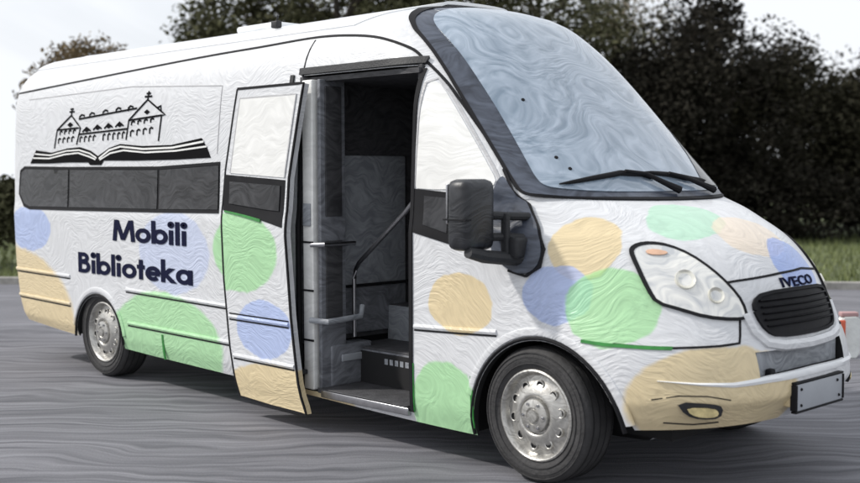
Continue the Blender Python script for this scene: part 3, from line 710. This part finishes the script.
ibox('front_jamb_lining', (-.922, -.25, 1.25), (.03, 1.30, 1.9), M['inner_dark'])
ibox('latch', (-1.80, -.76, 1.52), (.05, .05, .10), M['rubber'], .008)
ibox('entry_step', (-1.36, -.80, .245), (.80, .36, .03), M['step'], .004)
ibox('step_edge', (-1.31, -.990, .235), (.78, .03, .045), M['chrome'], .006)
ibox('step_riser', (-1.36, -.625, .36), (.92, .02, .22), M['inner'], .004)
ve = ibox('step_vent', (-1.30, -.640, .415), (.46, .012, .07), M['rubber'], .003)
for k in range(9): ibox('vent_slot', (-1.49+k*.047, -.648, .415), (.03, .006, .035), M['panel'], 0, ve)
ibox('entry_step', (-1.40, -.45, .47), (.96, .36, .03), M['step'], .004)
ibox('step_riser', (-1.40, -.27, .59), (.96, .02, .24), M['panel'], .004)
ibox('bus_floor', (-1.40, .08, .70), (.96, .70, .03), M['step'], .004)
eb = ibox('equipment_box', (-1.80, -.72, .385), (.14, .34, .26), M['inner'], .015)
ibox('box_light', (-1.726, -.72, .43), (.012, .18, .045), M['plate'], .004, eb)
cb = ibox('side_cabinet', (-1.20, -.08, .86), (.40, .34, .32), M['panel'], .012)
ibox('cabinet_handle', (-1.20, -.256, .96), (.14, .014, .03), M['rubber'], .004, cb)
b_ = bmesh.new(); tube(b_, [(-.93, -.90, 1.47), (-1.1, -.85, 1.36), (-1.68, -.70, 1.03), (-1.74, -.68, .98), (-1.755, -.68, .92), (-1.755, -.68, .55)], .014, 12); bm_obj('handrail', b_, M['chrome'], bus)

# wheels
def wheel(x, yc, sgn, name='wheel'):
    """sgn -1: right-hand side of the bus"""
    R_ = .35
    w = bpy.data.objects.new(name, None); COL.objects.link(w); w.parent = bus; w.location = (x, yc, R_)
    bm = bmesh.new()
    prof = [(.235, .10), (.262, .112), (.29, .118), (.318, .115), (.338, .10), (.347, .08), (.35, .03), (.3495, -.03), (.347, -.08), (.338, -.10), (.31, -.115), (.27, -.112), (.235, -.10)]
    lathe(bm, [(r, -y*sgn*-1) for r, y in prof], (0, 0, 0), 96)
    # tread blocks
    t = bm_obj('tyre', bm, M['tyre'], w)
    bm = bmesh.new()
    for rr_ in (.300, .268, .322):
        lathe(bm, [(rr_-.003, sgn*.112), (rr_-.002, sgn*.1195), (rr_+.002, sgn*.1195), (rr_+.003, sgn*.112)], (0, 0, 0), 96)
    bm_obj('sidewall_ring', bm, M['tyre'], t)
    bm = bmesh.new()
    for k in range(4):
        y0 = -.075+k*.05
        lathe(bm, [(.3485, y0-.004), (.3515, y0-.003), (.3515, y0+.003), (.3485, y0+.004)], (0, 0, 0), 96)
    bm_obj('tread_groove', bm, M['hole'], t)
    bm = bmesh.new()
    prof = [(.236, .095), (.236, .108), (.228, .112), (.220, .108), (.214, .085), (.205, .072), (.190, .072), (.165, .086), (.140, .100), (.120, .108), (.108, .112), (.098, .108), (.094, .096), (.088, .096), (.084, .118), (.060, .126), (.045, .128), (.040, .122), (.034, .122), (.030, .136), (0, .138)]
    lathe(bm, [(r, y*sgn) for r, y in prof], (0, 0, 0), 96)
    rim = bm_obj('rim', bm, M['metal'], w, True, 50)
    for k in range(10):
        a = 2*PI*(k+.3)/10; cx, cz = .158*cos(a), .158*sin(a)
        bm = bmesh.new()
        lathe(bm, [(0, 0), (.018, 0), (.0185, .006), (.022, .008), (.025, .004), (.025, -.01)], (0, 0, 0), 18)
        for v in bm.verts: v.co = Vector((v.co.x+cx, (v.co.y+.088)*sgn, v.co.z+cz))
        if k == 0: base = None
        ho = bm_obj('rim_hole', bm, M['metal'], rim); ho.data.materials.append(M['hole'])
        for p_ in ho.data.polygons:
            c_ = p_.center
            if math.hypot(c_.x-cx, c_.z-cz) < .0184: p_.material_index = 1
    for k in range(6):
        a = 2*PI*k/6; bm = bmesh.new(); lathe(bm, [(0, .012), (.006, .012), (.008, .009), (.008, 0)], (0, 0, 0), 6)
        for v in bm.verts: v.co = Vector((v.co.x+.066*cos(a), (v.co.y+.122)*sgn, v.co.z+.066*sin(a)))
        bm_obj('wheel_nut', bm, M['chrome'], rim, False)
    return w
wheel(0, -.875, -1); wheel(-4.42, -.865, -1); wheel(0, .875, 1); wheel(-4.42, .865, 1)
ibox('underbody', (-2.5, 0, .36), (6.2, 1.3, .2), M['hole'])

# ------------------------------------------------------------------ setting
def struct(o, kind='structure'): o['kind'] = kind; return o
def sheet(name, pts, z, mat, n=1):
    return mk(name, [(x, y, z) for x, y in pts], [tuple(range(len(pts)))], mat, None, False)
# camera position and axes
CAM = Vector((3.7644, -5.4342, 1.5831)); FW = Vector((-.7117, .7000)); RT = Vector((.7013, .7128))
def polar(lat, d): return (CAM.x+FW.x*d+RT.x*lat, CAM.y+FW.y*d+RT.y*lat)
M['earth'] = simple('grassy_earth', (.10, .12, .05), .9, 0, .45, .8, .5, 20)
M['grass'] = simple('grass_blades', (.14, .165, .06), .7, 0, .4, 2)
struct(sheet('ground', [(-300, -300), (300, -300), (300, 300), (-300, 300)], -.02, M['earth']))
def asphalt():
    m, nt, b = new_mat('worn_streaky_asphalt')
    tc = N(nt, 'ShaderNodeTexCoord')
    mp = N(nt, 'ShaderNodeMapping'); mp.inputs['Rotation'].default_value = (0, 0, radians(-45.5)); mp.inputs['Scale'].default_value = (1, 1, 1)
    L(nt, tc.outputs['Object'], mp.inputs['Vector'])
    nz = N(nt, 'ShaderNodeTexNoise', Scale=.55, Detail=3, Roughness=.5); L(nt, mp.outputs['Vector'], nz.inputs['Vector'])
    sb = N(nt, 'ShaderNodeVectorMath', operation='SUBTRACT'); sb.inputs[1].default_value = (.5, .5, .5); L(nt, nz.outputs['Color'], sb.inputs[0])
    sc = N(nt, 'ShaderNodeVectorMath', operation='MULTIPLY'); sc.inputs[1].default_value = (1.3, 1.2, 0); L(nt, sb.outputs['Vector'], sc.inputs[0])
    ad = N(nt, 'ShaderNodeVectorMath', operation='ADD'); L(nt, mp.outputs['Vector'], ad.inputs[0]); L(nt, sc.outputs['Vector'], ad.inputs[1])
    m2 = N(nt, 'ShaderNodeMapping'); m2.inputs['Scale'].default_value = (.5, 9.5, 1); L(nt, ad.outputs['Vector'], m2.inputs['Vector'])
    n2 = N(nt, 'ShaderNodeTexNoise', Scale=1.3, Detail=5, Roughness=.55); L(nt, m2.outputs['Vector'], n2.inputs['Vector'])
    n3 = N(nt, 'ShaderNodeTexNoise', Scale=90, Detail=4, Roughness=.7); L(nt, tc.outputs['Object'], n3.inputs['Vector'])
    cr = N(nt, 'ShaderNodeValToRGB'); cr.color_ramp.elements[0].position = .33; cr.color_ramp.elements[1].position = .68
    cr.color_ramp.elements[0].color = (.080, .081, .094, 1); cr.color_ramp.elements[1].color = (.225, .225, .248, 1)
    L(nt, n2.outputs['Fac'], cr.inputs['Fac'])
    mr = N(nt, 'ShaderNodeMapRange'); mr.inputs['To Min'].default_value = .55; mr.inputs['To Max'].default_value = 1.45; L(nt, n3.outputs['Fac'], mr.inputs['Value'])
    s = N(nt, 'ShaderNodeVectorMath', operation='SCALE'); L(nt, cr.outputs['Color'], s.inputs[0]); L(nt, mr.outputs['Result'], s.inputs['Scale'])
    L(nt, s.outputs['Vector'], b.inputs['Base Color']); b.inputs['Roughness'].default_value = .75
    ma = N(nt, 'ShaderNodeMath', operation='ADD'); L(nt, n2.outputs['Fac'], ma.inputs[0])
    mm = N(nt, 'ShaderNodeMath', operation='MULTIPLY'); mm.inputs[1].default_value = .25; L(nt, n3.outputs['Fac'], mm.inputs[0]); L(nt, mm.outputs[0], ma.inputs[1])
    bp = N(nt, 'ShaderNodeBump', Strength=.5, Distance=.03); L(nt, ma.outputs[0], bp.inputs['Height']); L(nt, bp.outputs['Normal'], b.inputs['Normal'])
    return m
M['asphalt'] = asphalt()
struct(sheet('road', [polar(-45, -12), polar(45, -12), polar(45, 14.0), polar(6, 15.6), polar(-45, 20)], 0, M['asphalt']))
M['kerb'] = simple('kerb_concrete', (.30, .29, .27), .85, 0, .25, 5, .4, 40)
b_ = bmesh.new()
for a, b in (((45, 14.0), (6, 15.6)), ((6, 15.6), (-45, 20))):
    p0 = Vector(polar(*a)+(0,)); p1 = Vector(polar(*b)+(0,)); dd = p1-p0; l = dd.length; an = atan2(dd.y, dd.x)
    box(b_, tuple((p0+p1)/2+Vector((0, 0, .04))), (l, .14, .12), .012, Matrix.Rotation(an, 3, 'Z'))
struct(bm_obj('kerb', b_, M['kerb'], None, False))
# grass bank beyond
gv = []; gf = []
rg = random.Random(5)
for i in range(30000):
    lat = rg.uniform(-14, 14); d0 = 15.9 if lat > 6 else 15.9+(6-lat)*.087
    d = d0+rg.random()**1.5*14
    x, y = polar(lat, d); h = rg.uniform(.05, .16); a = rg.random()*PI*2; w = rg.uniform(.008, .02)
    dx, dy = cos(a)*w, sin(a)*w; lx, ly = rg.uniform(-.06, .06), rg.uniform(-.06, .06)
    k = len(gv); gv += [(x-dx, y-dy, -.02), (x+dx, y+dy, -.02), (x+lx, y+ly, h)]; gf.append((k, k+1, k+2))
struct(mk('grass', gv, gf, M['grass'], None, False), 'stuff')

# low roadside marker
x0, y0 = -.715, 3.98
mk_ = bpy.data.objects.new('marker_post', None); COL.objects.link(mk_); mk_.location = (x0, y0, 0); mk_.rotation_euler = (0, 0, radians(45.5))
tag(mk_, 'low white roadside marker post with an orange red reflector beside the bus nose', 'marker post')
b_ = bmesh.new()
vs = [(-.10, -.05, 0), (.07, -.05, 0), (.10, -.05, .06), (.10, -.05, .33), (.07, -.05, .36), (-.04, -.05, .355), (-.10, -.05, .30)]
fr_ = [b_.verts.new(v) for v in vs]; bk = [b_.verts.new((v[0], .05, v[2])) for v in vs]
b_.faces.new(fr_); b_.faces.new(bk[::-1])
for i in range(len(vs)): b_.faces.new((fr_[i], bk[i], bk[(i+1) % 7], fr_[(i+1) % 7]))
bmesh.ops.bevel(b_, geom=list(b_.edges), offset=.008, segments=2, affect='EDGES')
bm_obj('post_body', b_, M['post'], mk_)
b_ = bmesh.new(); box(b_, (-.065, -.056, .205), (.062, .02, .25), .009); bm_obj('reflector', b_, M['red'], mk_)
b_ = bmesh.new(); box(b_, (.01, 0, .375), (.15, .08, .04), .01); bm_obj('post_cap', b_, simple('faded_pink_cap', (.42, .26, .26), .7), mk_)

# ------------------------------------------------------------------ trees
def leafmat(name, c, var=.5):
    m, nt, b = new_mat(name)
    tc = N(nt, 'ShaderNodeTexCoord'); nz = N(nt, 'ShaderNodeTexNoise', Scale=1.1, Detail=5, Roughness=.7); L(nt, tc.outputs['Object'], nz.inputs['Vector'])
    mr = N(nt, 'ShaderNodeMapRange'); mr.inputs['From Min'].default_value = .3; mr.inputs['From Max'].default_value = .7
    mr.inputs['To Min'].default_value = 1-var; mr.inputs['To Max'].default_value = 1+var; L(nt, nz.outputs['Fac'], mr.inputs['Value'])
    s = N(nt, 'ShaderNodeVectorMath', operation='SCALE'); s.inputs[0].default_value = c; L(nt, mr.outputs['Result'], s.inputs['Scale'])
    L(nt, s.outputs['Vector'], b.inputs['Base Color']); b.inputs['Roughness'].default_value = 1; b.inputs['Specular IOR Level'].default_value = .02
    return m
LM = {'dark': leafmat('dark_leaves', (.040, .038, .026)), 'olive': leafmat('olive_leaves', (.085, .085, .05)), 'brown': leafmat('brown_leaves', (.17, .13, .08)),
      'black': leafmat('deep_leaves', (.028, .026, .021)), 'grey': leafmat('pale_leaves', (.20, .18, .14))}
M['bark'] = simple('bark', (.05, .042, .033), .9, 0, .4, 6, .8, 25)
def tree(name, lat, d, h, cr, base, kind, n, label, cat='tree', group=None, seed=0, leaf=.13, gap=0, cz=1.0):
    r = random.Random(seed); x, y = polar(lat, d)
    t = bpy.data.objects.new(name, None); COL.objects.link(t); t.location = (x, y, -.02)
    tag(t, label, cat, group)
    bm = bmesh.new()
    lean = (r.uniform(-.3, .3), r.uniform(-.3, .3)); top = Vector((lean[0], lean[1], h*.8))
    rad = .05+h*.022
    pts = [Vector((0, 0, 0)), Vector((0, 0, .3)), Vector((lean[0]*.3, lean[1]*.3, h*.3)), Vector((lean[0]*.7, lean[1]*.7, h*.55)), top]
    tube(bm, pts, rad, 10, [rad*1.4, rad*1.05, rad*.85, rad*.55, rad*.15])
    tips = []
    for k in range(9):
        u = r.uniform(.3, .8); s = pts[2].lerp(top, u) if u > .3 else pts[2]
        a = k*2.4+r.random(); l = cr*r.uniform(.35, .6)
        e = s+Vector((cos(a)*l, sin(a)*l, h*.12*r.uniform(.3, 1.3))); mid = (s+e)/2+Vector((0, 0, h*.03))
        tube(bm, [s, mid, e], rad*.3, 6, [rad*.4, rad*.25, rad*.08]); tips.append(e)
    bm_obj('trunk', bm, M['bark'], t)
    # clumps
    cl = []
    cx = (h+base)/2; hz = (h-base)/2
    nc = int(40+cr*8)
    for k in range(nc):
        while True:
            q = Vector((r.uniform(-1, 1), r.uniform(-1, 1), r.uniform(-1, 1)))
            if .35 < q.length < 1: break
        if r.random() < gap: continue
        w = 1 if q.z < .1 else 1-.35*q.z
        cl.append((Vector((q.x*cr*w+lean[0]*.6, q.y*cr*w+lean[1]*.6, cx+q.z*hz*.92)), r.uniform(.22, .40)*cr))
    V = []; F = []
    for k in range(n):
        c, s = r.choice(cl)
        q = Vector((r.gauss(0, 1), r.gauss(0, 1), r.gauss(0, .8))); q = q.normalized()*s*(r.random()**.45)
        p_ = c+q
        if p_.z < .08: p_.z = .08+r.random()*.2
        u = Vector((r.gauss(0, 1), r.gauss(0, 1), r.gauss(0, .6))).normalized(); v = u.cross(Vector((r.gauss(0, 1), r.gauss(0, 1), r.gauss(0, 1)))).normalized()
        L_ = leaf*r.uniform(.6, 1.3); k0 = len(V)
        V += [p_-u*L_*.6, p_+v*L_*.28, p_+u*L_*.6, p_-v*L_*.28]; F.append((k0, k0+1, k0+2, k0+3))
    mk('crown', V, F, LM[kind], t, False)
    return t
G = 'trees along the verge behind the bus'
# lateral offset, distance, height, crown radius, crown base, leaf kind, leaf count, label
TREES_ = [('leafy_tree', 2.7, 30, 8.2, 3.0, 1.2, 'olive', 14000, 'olive tree whose crown rises right behind the top of the windscreen'), ('leafy_tree', 5.6, 34, 7.4, 2.2, 1.2, 'grey', 6500, 'pale thin tree with sky between its leaves, right of the top of the windscreen'), ('leafy_tree', 5.1, 28, 4.5, 2.2, 0.3, 'black', 16000, 'low dark tree filling the space beside the windscreen'), ('leafy_tree', 7.0, 28, 6.0, 2.5, 0.3, 'black', 20000, 'dense dark round tree above the bonnet of the bus'), ('leafy_tree', 9.1, 29, 4.9, 2.3, 0.3, 'dark', 16000, 'dark tree above the nose of the bus, below open sky'), ('leafy_tree', 11.0, 29, 4.2, 2.2, 0.3, 'dark', 14000, 'lowest dark tree, cut by the right edge of the picture'), ('leafy_tree', 8.2, 34, 6.0, 3.0, 0.3, 'black', 14000, 'broad deep green tree in the second row above the nose of the bus'), ('leafy_tree', 3.9, 35, 5.4, 3.2, 0.3, 'black', 10000, 'deep green tree in the second row hidden mostly by the windscreen'), ('leafy_tree', 12.4, 34, 4.6, 3.0, 0.3, 'black', 12000, 'deep green tree in the second row at the right edge'), ('leafy_tree', 0.4, 28, 8.2, 2.4, 2.6, 'olive', 12000, 'olive tree directly above the front edge of the roof'), ('leafy_tree', -1.9, 25, 7.4, 2.0, 2.6, 'olive', 12000, 'olive tree showing over the roof above the open doorway'), ('leafy_tree', -4.0, 27, 6.8, 1.7, 2.6, 'olive', 10000, 'olive green tree showing over the roof ahead of its antenna'), ('small_tree', -6.35, 22, 4.35, 1.15, 2.0, 'brown', 9000, 'brownish peaked small tree above the rear half of the roof')]
for i_, (nm_, la_, d_, h_, cr_, ba_, ki_, n_, lb_) in enumerate(TREES_):
    tree(nm_, la_, d_, h_, cr_, ba_, ki_, n_, lb_, 'tree', G, seed=40+i_, leaf=.13 if nm_ == 'leafy_tree' else .09)
HEDGE = [(-7.75, 19.5, 1.9, 1.1, 'olive', 'olive bush at the left edge of the picture behind the rear of the bus'), (5.8, 27, 2.0, 1.7, 'black', 'dark bush directly behind the foot of the windscreen pillar'),
 (8.2, 27, 1.9, 1.7, 'black', 'low dark bush above the bonnet'), (10.9, 27.5, 1.9, 1.7, 'black', 'dark bush by the right edge above the grass')]
for i_, (la_, d_, h_, cr_, ki_, lb_) in enumerate(HEDGE):
    tree('bush', la_, d_, h_, cr_, .1, ki_, 10000, lb_, 'bush', 'bushes at the foot of the trees', seed=80+i_, leaf=.11)
# ------------------------------------------------------------------ light, sky, camera
w = bpy.data.worlds.new('World'); scn.world = w; w.use_nodes = True
nt = w.node_tree; bg = nt.nodes['Background']
sky = nt.nodes.new('ShaderNodeTexSky'); sky.sky_type = 'NISHITA'; sky.sun_disc = False
SUN_DIR = Vector((-.75, -.70, .95)).normalized()
el = math.asin(SUN_DIR.z); az = atan2(SUN_DIR.x, SUN_DIR.y)
sky.sun_elevation = el; sky.sun_rotation = az; sky.air_density = .8; sky.dust_density = 4.0; sky.ozone_density = .6
tcw = nt.nodes.new('ShaderNodeTexCoord')
cn = N(nt, 'ShaderNodeTexNoise', Scale=2.2, Detail=6, Roughness=.55, Distortion=.6)
mpw = N(nt, 'ShaderNodeMapping'); mpw.inputs['Scale'].default_value = (1, 1, 2.6)
L(nt, tcw.outputs['Generated'], mpw.inputs['Vector']); L(nt, mpw.outputs['Vector'], cn.inputs['Vector'])
cm = N(nt, 'ShaderNodeMapRange'); cm.inputs['From Min'].default_value = .28; cm.inputs['From Max'].default_value = .52; cm.inputs['To Min'].default_value = .55
L(nt, cn.outputs['Fac'], cm.inputs['Value'])
mxw = N(nt, 'ShaderNodeMix', data_type='RGBA'); mxw.inputs['B'].default_value = (6.4, 6.6, 6.9, 1)
L(nt, cm.outputs['Result'], mxw.inputs['Factor']); L(nt, sky.outputs['Color'], mxw.inputs['A']); L(nt, mxw.outputs['Result'], bg.inputs['Color'])
bg.inputs['Strength'].default_value = .12
ld = bpy.data.lights.new('sun', 'SUN'); ld.energy = 2.3; ld.angle = radians(3); ld.color = (1, .96, .90)
lo = bpy.data.objects.new('sun', ld); COL.objects.link(lo); lo.rotation_euler = SUN_DIR.to_track_quat('Z', 'Y').to_euler()
cd = bpy.data.cameras.new('camera'); cam = bpy.data.objects.new('camera', cd); COL.objects.link(cam); scn.camera = cam
cd.sensor_width = 36; cd.lens = 36*1150.88/860; cd.clip_end = 2000; cd.dof.use_dof = True; cd.dof.focus_distance = 7.0; cd.dof.aperture_fstop = 1.7
rv = Vector((.70133, .71283, -.00219)); uv = Vector((-.04047, .04288, .99826)); fv = Vector((-.71169, .70002, -.05892))
mt = Matrix((( rv.x, uv.x, -fv.x, CAM.x), (rv.y, uv.y, -fv.y, CAM.y), (rv.z, uv.z, -fv.z, CAM.z), (0, 0, 0, 1)))
cam.matrix_world = mt
vs_ = scn.view_settings; vs_.view_transform = 'Standard'; vs_.look = 'None'; vs_.gamma = 1; vs_.exposure = .34; vs_.use_curve_mapping = False
